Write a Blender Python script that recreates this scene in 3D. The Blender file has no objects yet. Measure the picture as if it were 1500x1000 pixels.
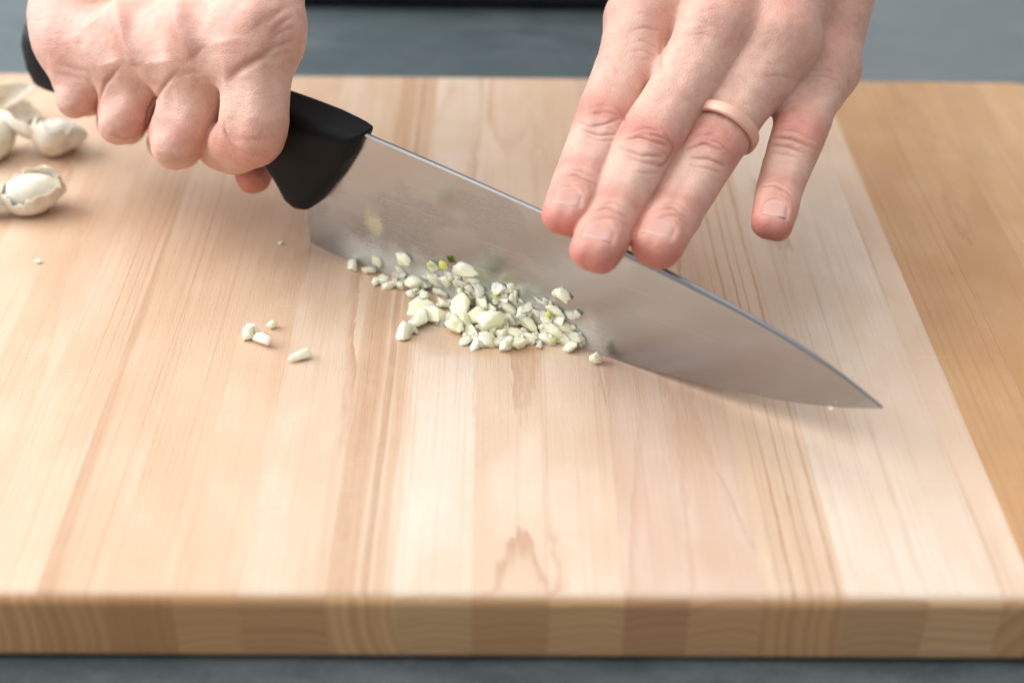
import bpy, bmesh, math, random
import numpy as np
from mathutils import Vector, Matrix

# ------------------------------------------------------------------ camera
# world units are metres; all building below is in millimetres (board top z=0), scaled by MM
MM = 0.001
CAM_H, PITCH, ROLL, FPX = 260.0, math.radians(35.0), 0.015, 2112.0
scene = bpy.context.scene
COL = scene.collection
_r0 = np.array([1, 0, 0.]); _f = np.array([0, math.cos(PITCH), -math.sin(PITCH)])
_d0 = np.array([0, -math.sin(PITCH), -math.cos(PITCH)])
_r = math.cos(ROLL) * _r0 - math.sin(ROLL) * _d0
_d = math.sin(ROLL) * _r0 + math.cos(ROLL) * _d0
cam_data = bpy.data.cameras.new('camera')
cam = bpy.data.objects.new('camera', cam_data); COL.objects.link(cam)
m = Matrix.Identity(4)
for i in range(3):
    m[i][0], m[i][1], m[i][2] = _r[i], -_d[i], -_f[i]
m[2][3] = CAM_H * MM
cam.matrix_world = m
cam_data.sensor_width = 36.0
cam_data.lens = 36.0 * FPX / 1500.0
cam_data.clip_start = 0.01; cam_data.clip_end = 50
cam_data.dof.use_dof = True
cam_data.dof.focus_distance = 0.452
cam_data.dof.aperture_fstop = 5.6
scene.camera = cam

# ------------------------------------------------------------------ light
world = bpy.data.worlds.new('World'); scene.world = world; world.use_nodes = True
bg = world.node_tree.nodes['Background']
bg.inputs[0].default_value = (0.95, 0.97, 1.0, 1); bg.inputs[1].default_value = 0.57

def area_light(name, loc, target, sx, sy, power, color):
    l = bpy.data.lights.new(name, 'AREA'); l.shape = 'RECTANGLE'; l.size = sx; l.size_y = sy
    l.energy = power; l.color = color
    o = bpy.data.objects.new(name, l); COL.objects.link(o)
    o.location = loc
    o.rotation_euler = (Vector(target) - Vector(loc)).to_track_quat('-Z', 'Y').to_euler()
    return o
area_light('window_light', (-0.45, 1.60, 1.45), (0, 0.35, 0.0), 3.2, 1.4, 34, (0.95, 0.98, 1.0))
area_light('side_window_light', (-1.25, 0.62, 0.70), (0, 0.42, 0.0), 1.2, 1.0, 29, (0.93, 0.97, 1.0))
area_light('overhead_softbox', (-0.45, 0.15, 1.45), (0, 0.40, 0.0), 1.2, 1.1, 11, (1.0, 0.985, 0.96))  # added soft overhead fill that brightens garlic, hands and board from above

vs = scene.view_settings
vs.view_transform = 'Standard'; vs.look = 'None'; vs.exposure = -0.07; vs.gamma = 1.0
vs.use_curve_mapping = False
scene.render.engine = 'CYCLES'
scene.cycles.use_denoising = True
scene.cycles.max_bounces = 5; scene.cycles.diffuse_bounces = 3; scene.cycles.glossy_bounces = 3
scene.cycles.use_adaptive_sampling = True; scene.cycles.adaptive_threshold = 0.02
scene.cycles.caustics_reflective = False; scene.cycles.caustics_refractive = False

# ------------------------------------------------------------------ helpers
CAMP = np.array([0, 0, CAM_H])
def ray(px, py):
    v = (px - 750) * _r + (py - 500) * _d + FPX * _f
    return v / np.linalg.norm(v)
def at(px, py, z=0.0):                      # photo position -> place on the level plane z
    v = ray(px, py); return CAMP + v * ((z - CAM_H) / v[2])
def at_dist(px, py, q, L):                  # far point along that sight line, L mm from q
    v = ray(px, py); o = CAMP - np.asarray(q); b = v @ o; c = o @ o - L * L
    return CAMP + v * (-b + math.sqrt(max(b * b - c, 0)))
HEEL = np.array([-70.2, 427.2, 0.0])
KD = np.array([0.8425, -0.5387, 0.0]); KD /= np.linalg.norm(KD)
KN = np.array([-KD[1], KD[0], 0.0])         # away from the camera
def on_knife(px, py, off=0.0):
    v = ray(px, py); return CAMP + v * (((HEEL + KN * off - CAMP) @ KN) / (v @ KN))
def K(s, off, z): return HEEL + KD * s + KN * off + np.array([0, 0, z])

def link_mesh(name, verts, faces, mat=None, parent=None, smooth=True, origin=None):
    me = bpy.data.meshes.new(name)
    V = np.asarray(verts, float)
    if origin is not None: V = V - np.asarray(origin, float)
    me.from_pydata((V * MM).tolist(), [], [list(map(int, f)) for f in faces] if not isinstance(faces, np.ndarray) else faces.tolist())
    me.update()
    if smooth: me.polygons.foreach_set('use_smooth', [True] * len(me.polygons))
    if mat: me.materials.append(mat)
    o = bpy.data.objects.new(name, me); COL.objects.link(o)
    if origin is not None: o.location = Vector([float(c) * MM for c in origin])
    if parent: o.parent = parent
    return o
def tag(o, label=None, cat=None, group=None, kind=None):
    if label: o['label'] = label
    if cat: o['category'] = cat
    if group: o['group'] = group
    if kind: o['kind'] = kind
    return o
def empty(name, loc=(0, 0, 0), rz=0.0):
    o = bpy.data.objects.new(name, None); COL.objects.link(o); o.empty_display_size = 0.01
    o.location = Vector([float(c) * MM for c in loc]); o.rotation_euler = (0, 0, rz)
    return o

# --- numpy value noise
def vnoise(P, seed=0):
    P = np.asarray(P); i = np.floor(P).astype(np.int64); f = P - i; f = f * f * (3 - 2 * f)
    def h(ix, iy, iz):
        n = (ix * 73856093) ^ (iy * 19349663) ^ (iz * 83492791) ^ (seed * 2654435761)
        n = (n ^ (n >> 13)) * 1274126177; n = n ^ (n >> 16)
        return (n & 0xffff) / 65535.0
    r = 0
    for a in (0, 1):
        for b in (0, 1):
            for c in (0, 1):
                w = (f[:, 0] if a else 1 - f[:, 0]) * (f[:, 1] if b else 1 - f[:, 1]) * (f[:, 2] if c else 1 - f[:, 2])
                r = r + w * h(i[:, 0] + a, i[:, 1] + b, i[:, 2] + c)
    return r * 2 - 1

# --- shader helper
class NT:
    def __init__(s, name):
        s.mat = bpy.data.materials.new(name); s.mat.use_nodes = True
        s.t = s.mat.node_tree; s.b = s.t.nodes['Principled BSDF']; s.out = s.t.nodes['Material Output']
    def n(s, typ, **kw):
        nd = s.t.nodes.new(typ)
        for k, v in kw.items(): setattr(nd, k, v)
        return nd
    def put(s, sock, v):
        if v is None: return
        if isinstance(v, bpy.types.NodeSocket): s.t.links.new(v, sock)
        else:
            if isinstance(v, (tuple, list)) and len(v) == 3 and sock.type == 'RGBA': v = (*v, 1)
            sock.default_value = v
    def math(s, op, a, b=None, c=None, clamp=False):
        nd = s.n('ShaderNodeMath', operation=op); nd.use_clamp = clamp
        s.put(nd.inputs[0], a); s.put(nd.inputs[1], b); s.put(nd.inputs[2], c); return nd.outputs[0]
    def vmath(s, op, a, b=None):
        nd = s.n('ShaderNodeVectorMath', operation=op); s.put(nd.inputs[0], a); s.put(nd.inputs[1], b); return nd.outputs[0]
    def mix(s, f, a, b, blend='MIX'):
        nd = s.n('ShaderNodeMix', data_type='RGBA', blend_type=blend); nd.clamp_factor = True
        s.put(nd.inputs[0], f); s.put(nd.inputs[6], a); s.put(nd.inputs[7], b); return nd.outputs[2]
    def obj(s): return s.n('ShaderNodeTexCoord').outputs['Object']
    def mapping(s, v, scale=(1, 1, 1), loc=(0, 0, 0), rot=(0, 0, 0)):
        nd = s.n('ShaderNodeMapping'); s.put(nd.inputs[0], v); nd.inputs[1].default_value = loc
        nd.inputs[2].default_value = rot; nd.inputs[3].default_value = scale; return nd.outputs[0]
    def noise(s, v, scale=1, detail=2, rough=0.5, dist=0.0):
        nd = s.n('ShaderNodeTexNoise'); s.put(nd.inputs['Vector'], v); nd.inputs['Scale'].default_value = scale
        nd.inputs['Detail'].default_value = detail; nd.inputs['Roughness'].default_value = rough
        nd.inputs['Distortion'].default_value = dist; return nd.outputs[0]
    def voro(s, v, scale=1, feature='F1', rnd=1.0):
        nd = s.n('ShaderNodeTexVoronoi', feature=feature); s.put(nd.inputs['Vector'], v); nd.inputs['Scale'].default_value = scale
        nd.inputs['Randomness'].default_value = rnd; return nd.outputs['Distance'] if feature != 'F1' else nd.outputs[0]
    def ramp(s, v, a, b, lo=0.0, hi=1.0, smooth=True):
        nd = s.n('ShaderNodeMapRange'); nd.interpolation_type = 'SMOOTHSTEP' if smooth else 'LINEAR'
        s.put(nd.inputs[0], v); s.put(nd.inputs[1], a); s.put(nd.inputs[2], b); s.put(nd.inputs[3], lo); s.put(nd.inputs[4], hi); return nd.outputs[0]
    def sep(s, v):
        nd = s.n('ShaderNodeSeparateXYZ'); s.put(nd.inputs[0], v); return nd.outputs
    def comb(s, x, y, z):
        nd = s.n('ShaderNodeCombineXYZ'); s.put(nd.inputs[0], x); s.put(nd.inputs[1], y); s.put(nd.inputs[2], z); return nd.outputs[0]
    def attr(s, name):
        nd = s.n('ShaderNodeAttribute'); nd.attribute_name = name; return nd
    def bump(s, h, strength=0.3, dist=0.001, normal=None):
        nd = s.n('ShaderNodeBump'); nd.inputs['Strength'].default_value = strength; nd.inputs['Distance'].default_value = dist
        s.put(nd.inputs['Height'], h); s.put(nd.inputs['Normal'], normal); return nd.outputs[0]
    def set(s, **kw):
        for k, v in kw.items(): s.put(s.b.inputs[k.replace('_', ' ')], v)
        return s.mat

def translucent(t, col, amount):
    tr = t.n('ShaderNodeBsdfTranslucent'); t.put(tr.inputs[0], col)
    mx = t.n('ShaderNodeMixShader'); mx.inputs[0].default_value = amount
    t.t.links.new(t.b.outputs[0], mx.inputs[1]); t.t.links.new(tr.outputs[0], mx.inputs[2]); t.t.links.new(mx.outputs[0], t.out.inputs[0])

# ------------------------------------------------------------------ countertop
def counter_mat():
    t = NT('honed_slate'); p = t.mapping(t.obj(), (1000, 1000, 1000))
    a = t.noise(t.mapping(p, (0.035, 0.09, 0.05)), 1, 5, 0.6); b = t.noise(p, 0.012, 3)
    c = t.noise(p, 0.5, 4, 0.7)
    col = t.mix(t.ramp(a, 0.3, 0.7), (0.062, 0.082, 0.092), (0.14, 0.165, 0.172))
    col = t.mix(t.ramp(b, 0.35, 0.7), col, (0.085, 0.108, 0.114))
    col = t.mix(t.ramp(c, 0.45, 0.75, 0, 0.3), col, (0.21, 0.235, 0.24))
    return t.set(Base_Color=col, Roughness=t.ramp(a, 0.2, 0.8, 0.30, 0.45), Specular_IOR_Level=0.5,
                 Normal=t.bump(c, 0.12, 0.0004))
CZ = -23.2
bm = bmesh.new()
bmesh.ops.create_cube(bm, size=1.0)
for v in bm.verts: v.co = Vector((v.co.x * 2.4, v.co.y * 1.30, v.co.z * 0.03)) 
bmesh.ops.bevel(bm, geom=bm.edges[:], offset=0.003, segments=3, affect='EDGES')
me = bpy.data.meshes.new('countertop'); bm.to_mesh(me); bm.free(); me.materials.append(counter_mat())
counter = bpy.data.objects.new('countertop', me); COL.objects.link(counter)
counter.location = (0, 0.752 - 0.65, CZ * MM - 0.015)
tag(counter, kind='structure')

# ------------------------------------------------------------------ cutting board
BX0, BX1, BY0, BY1, BT = -236.0, 226.0, 0.0, 310.0, 22.6
BYAW = math.radians(0.8)
board = empty('cutting_board', (0.0, 259.0, 0.0), BYAW)
tag(board, 'large maple cutting board of glued pale and orange wood strips', 'cutting board')

_w = at(715, 502) - np.array([0.0, 259.0, 0.0])
WET = (float(_w[0] * math.cos(BYAW) + _w[1] * math.sin(BYAW)), float(-_w[0] * math.sin(BYAW) + _w[1] * math.cos(BYAW)))
def wood_mat(i, tone, line, cx, cz, spacing, strength, seed, wob=1.0, streak=None, pale=0.0):
    """3D growth-ring field in board millimetres: rings round an axis at (cx,cz)."""
    t = NT('maple_strip_%02d' % i)
    p = t.mapping(t.obj(), (1000, 1000, 1000), loc=(0, 0, 0))
    sd = t.vmath('ADD', p, (seed * 37.3, seed * 91.7, seed * 13.1))
    w1 = t.math('SUBTRACT', t.noise(t.mapping(sd, (0.015, 0.009, 0.015)), 1, 3, 0.5), 0.5)
    w2 = t.math('SUBTRACT', t.noise(t.mapping(sd, (0.030, 0.0055, 0.02)), 1, 1.5, 0.5), 0.5)
    x, y, z = t.sep(p)[0:3]
    dx = t.math('ADD', t.math('SUBTRACT', x, cx), t.math('MULTIPLY', w1, 12.0 * wob))
    dz = t.math('ADD', t.math('SUBTRACT', z, cz), t.math('MULTIPLY', w2, 11.0 * wob))
    r = t.math('SQRT', t.math('ADD', t.math('MULTIPLY', dx, dx), t.math('MULTIPLY', dz, dz)))
    jit = t.noise(t.mapping(sd, (0.8, 0.12, 0.8)), 1, 2, 0.5)
    r = t.math('ADD', r, t.math('MULTIPLY', jit, 0.8))
    r = t.math('ADD', r, t.math('MULTIPLY', t.noise(t.comb(t.math('MULTIPLY', r, 0.22), seed * 1.7, 0.0), 1.0, 2), 7.0))
    ph = t.math('FRACT', t.math('DIVIDE', r, spacing))
    ringvar = t.noise(t.comb(t.math('DIVIDE', r, spacing * 1.0), seed, 0.0), 1.3, 1)
    ln = t.math('MULTIPLY', t.ramp(ph, 0.78, 0.96), t.ramp(ph, 1.0, 0.96))
    soft = t.math('MULTIPLY', ph, 0.13)
    ln = t.math('MULTIPLY', t.math('ADD', ln, soft), t.ramp(ringvar, 0.35, 0.7, 0.25, 1.0))
    fade = t.ramp(t.noise(t.mapping(sd, (0.03, 0.012, 0.03)), 1, 2), 0.3, 0.65, 0.3, 1.0)
    ln = t.math('MULTIPLY', t.math('MULTIPLY', ln, fade), strength * 1.45, clamp=True)
    fib = t.noise(t.mapping(sd, (1.6, 0.035, 1.6)), 1, 3, 0.6)
    fine = t.noise(t.mapping(sd, (4.0, 0.30, 4.0)), 1, 2, 0.6)
    blot = t.noise(t.mapping(sd, (0.035, 0.016, 0.035)), 1, 3, 0.55)
    darker = tuple(c * k for c, k in zip(tone, (0.92, 0.86, 0.80)))
    lighter = tuple(min(1, c * k) for c, k in zip(tone, (1.06, 1.09, 1.13)))
    col = t.mix(t.ramp(blot, 0.3, 0.7), darker, lighter)
    col = t.mix(t.ramp(fib, 0.35, 0.75, 0, 0.30), col, darker)
    if streak:
        for (sx, sw, slope, scol, amt) in streak:
            c0 = t.math('ADD', t.math('SUBTRACT', x, sx), t.math('MULTIPLY', y, slope))
            c0 = t.math('ADD', c0, t.math('MULTIPLY', w1, 5.0))
            a = t.ramp(t.math('ABSOLUTE', c0), sw, sw * 0.45)
            a = t.math('MULTIPLY', a, t.ramp(fib, 0.2, 0.7, amt * 0.55, amt))
            col = t.mix(a, col, scol)
    col = t.mix(t.ramp(t.noise(t.mapping(sd, (0.75, 0.008, 0.75)), 1, 3, 0.65), 0.50, 0.72, 0, 0.30), col, line)
    col = t.mix(ln, col, line)
    wavy = t.noise(t.mapping(sd, (0.12, 0.09, 0.12), rot=(0, 0, 0.5)), 1, 2, 0.5, 1.5)
    col = t.mix(t.ramp(wavy, 0.40, 0.75, 0, 0.22), col, darker)
    cut = t.math('ADD', t.ramp(t.noise(t.mapping(p, (0.02, 2.2, 1), rot=(0, 0, math.radians(38))), 1, 1), 0.735, 0.765), t.ramp(t.noise(t.mapping(p, (0.025, 2.4, 1), rot=(0, 0, math.radians(-20))), 1, 1), 0.74, 0.77))
    cut = t.math('MULTIPLY', cut, t.ramp(t.noise(p, 0.018, 2), 0.45, 0.6), clamp=True)
    col = t.mix(t.math('MULTIPLY', cut, 0.35), col, (0.80, 0.72, 0.62))
    fl = t.voro(t.mapping(sd, (0.55, 0.16, 0.55)), 1)
    col = t.mix(t.ramp(fl, 0.11, 0.05, 0, 0.45), col, line)
    wp = t.vmath('MULTIPLY', t.vmath('SUBTRACT', p, (WET[0], WET[1], 0.0)), (0.030, 0.085, 0.0))
    wl = t.n('ShaderNodeVectorMath', operation='LENGTH'); t.put(wl.inputs[0], t.mapping(wp, rot=(0, 0, 0.3)))
    wet = t.ramp(t.math('ADD', wl.outputs['Value'], t.math('MULTIPLY', t.noise(p, 0.12, 3), 0.7)), 1.25, 0.75)
    col = t.mix(t.math('MULTIPLY', wet, 0.6), col, tuple(c * k for c, k in zip(tone, (0.80, 0.66, 0.50))))
    # end grain drinks more oil: darker where the cut faces the room
    geo = t.n('ShaderNodeTexCoord').outputs['Normal']
    ny = t.math('ABSOLUTE', t.sep(geo)[1])
    end = t.mix(t.ramp(ph, 0.3, 0.95, 0, 0.45), tuple(c * k for c, k in zip(tone, (1.02 - 0.22 * ((i * 7) % 5) / 4, 0.80 - 0.21 * ((i * 7) % 5) / 4, 0.53 - 0.16 * ((i * 7) % 5) / 4))), tuple(c * k for c, k in zip(tone, (0.60, 0.39, 0.22))))
    col = t.mix(t.ramp(ny, 0.45, 0.85), col, end)
    hgt = t.math('ADD', t.math('MULTIPLY', fine, 0.7), t.math('MULTIPLY', fib, 0.5))
    hgt = t.math('SUBTRACT', hgt, t.math('MULTIPLY', ln, 0.5))
    hgt = t.math('SUBTRACT', hgt, t.math('MULTIPLY', cut, 1.2))
    rough = t.ramp(t.noise(t.mapping(sd, (0.05, 0.05, 0.05)), 1, 3), 0.3, 0.7, 0.47, 0.60)
    rough = t.math('SUBTRACT', rough, t.math('MULTIPLY', wet, 0.2))
    return t.set(Base_Color=col, Roughness=rough, Specular_IOR_Level=0.45, Normal=t.bump(hgt, 0.35, 0.00035))

def round_profile(y0, y1, z0, z1, rt, rb, n=6):
    pts = []
    for (cy, cz, r, a0) in ((y0 + rt, z1 - rt, rt, 180), (y1 - rt, z1 - rt, rt, 90), (y1 - rb, z0 + rb, rb, 0), (y0 + rb, z0 + rb, rb, -90)):
        for k in range(n + 1):
            a = math.radians(a0 - 90 * k / n)
            pts.append((cy + r * math.cos(a), cz + r * math.sin(a)))
    return pts
CR = 11.0
def strip_mesh(name, x0, x1, mat):
    xs = [x0, x0 + 0.05, x1 - 0.05, x1]; ins = [0.03, 0.0, 0.0, 0.03]
    if x1 > BX1 - 1:
        xs = [x0, x0 + 0.12] + [BX1 - CR + CR * math.sin(math.radians(a)) for a in range(0, 91, 9)]
        ins = [0.10] + [0.0] * (len(xs) - 1)
    if x0 < BX0 + 1:
        xs = [BX0 + CR - CR * math.sin(math.radians(a)) for a in range(90, -1, -9)] + [x1 - 0.12, x1]
        ins = [0.0] * (len(xs) - 1) + [0.10]
    V, F = [], []
    n = None
    for x, q in zip(xs, ins):
        c = 0.0
        dxe = max(x - (BX1 - CR), (BX0 + CR) - x, 0.0)
        if dxe > 0: c = CR - math.sqrt(max(CR * CR - dxe * dxe, 0.0))
        pr = round_profile(BY0 + c + q, BY1 - c - q, -BT + q, -q, 3.6, 3.2)
        n = len(pr); V += [(x, a, b) for a, b in pr]
    for k in range(len(xs) - 1):
        for j in range(n):
            a = k * n + j; b = k * n + (j + 1) % n
            F.append((a, b, b + n, a + n))
    F.append(tuple(range(n - 1, -1, -1))); F.append(tuple(range((len(xs) - 1) * n, len(xs) * n)))
    o = link_mesh(name, V, F, mat, board)
    me = o.data
    fl = [True] * len(me.polygons); fl[-1] = fl[-2] = False
    me.polygons.foreach_set('use_smooth', fl)
    m_ = o.modifiers.new('edges', 'WEIGHTED_NORMAL')
    return o
# joint positions along the front edge, read from the end grain (mm)
J = [-236, -214, -194, -175, -156, -137, -118.5, -101, -84.5, -68, -46, -28.5, -9.2, 10.5, 29.5, 46, 64.5, 85.5, 106.5, 125, 134, 155, 177, 200, 226]
PALE = (0.64, 0.475, 0.345); CREAM = (0.66, 0.50, 0.37); PINK = (0.60, 0.43, 0.325); WHITE = (0.665, 0.53, 0.415)
TAN = (0.53, 0.345, 0.21); ORANGE = (0.50, 0.275, 0.12); ORANGE2 = (0.55, 0.325, 0.155); GOLD = (0.625, 0.44, 0.30)
LN = (0.44, 0.235, 0.13); LN2 = (0.36, 0.18, 0.095); LNR = (0.47, 0.27, 0.17); DK = (0.46, 0.27, 0.155)
spec = [  # tone, line colour, ring axis x and z, spacing, strength, wobble, dark streaks
    (GOLD, LN, -260, -20, 5, .5, .5, None), (GOLD, LN, -205, -50, 5, .5, 1, None), (PALE, LN, -185, -45, 3, .6, 1, None),
    (GOLD, LN, -166, -40, 3, .6, 1, None), (GOLD, LN, -147, -60, 3, .7, 1, None),
    (GOLD, LN, -190, -14, 3.6, .5, .5, None),
    (GOLD, LN, -170, -12, 3.2, .5, .5, [(-116.5, 5.0, 0.030, DK, .8)]),
    (GOLD, LN, -30, -10, 2.7, .62, .35, None),
    (GOLD, LN, -76, -45, 2.6, .7, .8, None),
    (PALE, LN, -57, -60, 3.0, .7, 0.8, None),
    (PALE, LN, 20, -5, 4.2, .4, .4, [(-42.0, 5.2, -0.004, DK, .8), (-36, 1.6, -0.004, (0.38, 0.21, 0.115), .7), (-32.5, 2.2, -0.002, (0.45, 0.27, 0.15), .6)]),
    (WHITE, LNR, -19, -40, 2.8, .7, .9, None),
    (CREAM, LNR, 2, -50, 3.2, .75, .9, None),
    (CREAM, LNR, 20, -55, 3.0, .6, .8, None),
    (PINK, LNR, 38, -60, 3.2, .65, 0.8, None),
    (PINK, LNR, 55, -40, 2.8, .8, .9, None),
    (PALE, LN2, 150, -8, 3.6, .8, .25, None),
    (WHITE, LN2, 96, -40, 3.6, .8, .5, None),
    (WHITE, LNR, 116, -70, 4.0, .7, .8, None),
    (CREAM, LN, 180, -50, 6.0, .5, .5, None),
    (ORANGE, LN2, 210, -9, 3.0, .7, .5, None),
    (ORANGE, LN2, 166, -50, 2.6, .8, .8, None),
    (ORANGE2, LN2, 188, -45, 2.6, .8, .8, None), (ORANGE2, LN, 260, -15, 5, .45, .5, None)]
for i in range(len(J) - 1):
    tn, ln_, cx, cz, sp, st, wb, sk = spec[i]
    strip_mesh('strip', J[i], J[i + 1], wood_mat(i, tn, ln_, cx, cz, sp, st, i + 1, wb, sk))

# ------------------------------------------------------------------ implicit surfaces
def smin(a, b, k):
    h = np.maximum(k - np.abs(a - b), 0.0) / k
    return np.minimum(a, b) - h * h * k * 0.25
def rcone(P, a, b, ra, rb, sv=None, w=0.0):
    ba = b - a; pa = P - a; L = float(ba @ ba)
    t = np.clip(pa @ ba / max(L, 1e-9), 0, 1)
    q = pa - t[:, None] * ba
    if sv is not None: q = q - np.clip(q @ sv, -w, w)[:, None] * sv
    return np.sqrt((q * q).sum(1)) - (ra + (rb - ra) * t)
def ellip(P, c, R, ax=None):
    q = P - c
    if ax is not None: q = q @ ax.T
    k0 = np.sqrt(((q / R) ** 2).sum(1)); k1 = np.sqrt(((q / (R * R)) ** 2).sum(1)) + 1e-9
    return k0 * (k0 - 1.0) / k1
def chaikin(pts, it=2):
    P = np.asarray(pts, float)
    for _ in range(it):
        Q = [P[0]]
        for a, b in zip(P[:-1], P[1:]): Q += [0.75 * a + 0.25 * b, 0.25 * a + 0.75 * b]
        Q.append(P[-1]); P = np.array(Q)
    return P
def poly_sdf(P, C, sv=None, w=0.0):
    d = np.full(len(P), 1e3)
    for a, b in zip(C[:-1], C[1:]): d = np.minimum(d, rcone(P, a[:3], b[:3], a[3], b[3], sv, w))
    return d
from concurrent.futures import ThreadPoolExecutor
POOL = ThreadPoolExecutor(4)
def par(f, P, n=30000):
    if len(P) <= n: return f(P)
    return np.concatenate(list(POOL.map(f, [P[i:i + n] for i in range(0, len(P), n)])))
def surface_nets(f, lo, hi, h, coarse=4):
    """mesh the zero set of f on a grid of step h, sampling finely only near the surface"""
    H_ = h * coarse
    n = np.ceil((hi - lo) / H_).astype(int)
    g = [lo[k] + H_ * (np.arange(n[k]) + 0.5) for k in range(3)]
    C = np.stack(np.meshgrid(*g, indexing='ij'), -1).reshape(-1, 3)
    dc = par(f, C).reshape(n)
    near = np.abs(dc) < H_ * 1.05
    N = n * coarse
    G = np.repeat(np.repeat(np.repeat(np.where(dc < 0, -9.0, 9.0).astype(np.float32), coarse, 0), coarse, 1), coarse, 2)
    idx = np.argwhere(near)
    sub = np.stack(np.meshgrid(*[np.arange(coarse)] * 3, indexing='ij'), -1).reshape(-1, 3)
    I = (idx[:, None, :] * coarse + sub[None]).reshape(-1, 3)
    G[I[:, 0], I[:, 1], I[:, 2]] = par(f, lo + h * (I + 0.5))
    S = G < 0
    cnt = np.zeros(N - 1, np.int8)
    for a in (0, 1):
        for b in (0, 1):
            for c in (0, 1): cnt += S[a:N[0] - 1 + a, b:N[1] - 1 + b, c:N[2] - 1 + c]
    act = np.argwhere((cnt > 0) & (cnt < 8))
    ID = np.full(N - 1, -1, np.int32); ID[act[:, 0], act[:, 1], act[:, 2]] = np.arange(len(act))
    cor = [(a, b, c) for a in (0, 1) for b in (0, 1) for c in (0, 1)]
    vals = {o: G[act[:, 0] + o[0], act[:, 1] + o[1], act[:, 2] + o[2]] for o in cor}
    acc = np.zeros((len(act), 3)); num = np.zeros(len(act))
    for o in cor:
        for k in range(3):
            if o[k]: continue
            q = list(o); q[k] = 1; q = tuple(q)
            v0, v1 = vals[o], vals[q]; x = (v0 < 0) != (v1 < 0)
            t = np.where(x, v0 / np.where(x, v0 - v1, 1), 0)
            p = np.tile(np.array(o, float), (len(act), 1)); p[:, k] = t
            acc[x] += p[x]; num[x] += 1
    V = lo + h * (act + acc / num[:, None] + 0.5)
    F = []
    for k in range(3):
        u, w = (k + 1) % 3, (k + 2) % 3
        sl = [slice(1, -1)] * 3; sl[k] = slice(0, N[k] - 1); s0 = S[tuple(sl)]
        sl2 = list(sl); sl2[k] = slice(1, N[k]); s1 = S[tuple(sl2)]
        e = np.argwhere(s0 != s1); fl = s0[e[:, 0], e[:, 1], e[:, 2]]
        e = e + 1; e[:, k] -= 1
        def idd(du, dw):
            q = e.copy(); q[:, u] += du; q[:, w] += dw; return ID[q[:, 0], q[:, 1], q[:, 2]]
        quad = np.stack([idd(-1, -1), idd(0, -1), idd(0, 0), idd(-1, 0)], 1)
        quad[~fl] = quad[~fl][:, ::-1]
        F.append(quad)
    F = np.concatenate(F); F = F[(F >= 0).all(1)]
    return V, F
def grad(f, V, e=0.15):
    T = np.array([[1, -1, -1], [-1, -1, 1], [-1, 1, -1], [1, 1, 1]], float)
    g = sum(k[None] * par(f, V + k * e)[:, None] for k in T)
    return g / (np.linalg.norm(g, axis=1, keepdims=True) + 1e-9)

# ------------------------------------------------------------------ hands
def skin_mat():
    t = NT('skin'); p = t.mapping(t.obj(), (1000, 1000, 1000))
    at_ = t.attr('skin'); rr = t.sep(at_.outputs['Vector'])
    red, cre, pale = rr[0], rr[1], rr[2]
    n1 = t.noise(p, 0.13, 4, 0.6); n2 = t.noise(p, 0.45, 3, 0.6); n3 = t.noise(p, 1.8, 2, 0.5)
    col = t.mix(t.ramp(n1, 0.3, 0.72), (0.70, 0.43, 0.335), (0.62, 0.335, 0.26))
    col = t.mix(t.ramp(n2, 0.35, 0.7, 0, 0.55), col, (0.72, 0.48, 0.38))
    col = t.mix(t.math('MULTIPLY', red, t.ramp(n2, 0.1, 0.7, 0.7, 1.0)), col, (0.60, 0.20, 0.155))
    col = t.mix(pale, col, (0.76, 0.54, 0.43))
    col = t.mix(t.math('MULTIPLY', cre, 0.8), col, (0.36, 0.125, 0.085))
    col = t.mix(t.ramp(n3, 0.45, 0.8, 0, 0.26), col, (0.52, 0.25, 0.19))
    cells = t.voro(p, 0.95, 'DISTANCE_TO_EDGE'); cells2 = t.voro(t.mapping(p, (1.7, 1.7, 1.7), rot=(0.4, 0.2, 0.7)), 1.0, 'DISTANCE_TO_EDGE')
    hgt = t.math('ADD', t.ramp(cells, 0.0, 0.16), t.math('MULTIPLY', t.ramp(cells2, 0.0, 0.2), 0.6))
    hgt = t.math('ADD', hgt, t.math('MULTIPLY', n2, 0.8))
    rough = t.ramp(n2, 0.3, 0.7, 0.40, 0.52)
    m_ = t.set(Base_Color=col, Roughness=rough, Specular_IOR_Level=0.5, Subsurface_Weight=0.35, Subsurface_Scale=0.0035,
               Normal=t.bump(hgt, 0.42, 0.00022))
    t.b.inputs['Subsurface Radius'].default_value = (1.0, 0.42, 0.25)
    return m_
SKIN = skin_mat()
def nail_mat():
    t = NT('fingernail'); at_ = t.attr('tip'); e = t.sep(at_.outputs['Vector'])[0]
    col = t.mix(t.ramp(e, 0.94, 0.975), (0.62, 0.32, 0.265), (0.78, 0.56, 0.46))
    lun = t.mix(t.ramp(e, 0.35, 0.1, 0, 0.35), col, (0.70, 0.45, 0.38))
    p = t.mapping(t.obj(), (1000, 1000, 1000)); n = t.noise(p, 0.9, 2)
    m_ = t.set(Base_Color=lun, Roughness=0.36, Specular_IOR_Level=0.4, Subsurface_Weight=0.25, Subsurface_Scale=0.002, Normal=t.bump(n, 0.1, 0.0003))
    return m_
NAIL = nail_mat()

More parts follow.
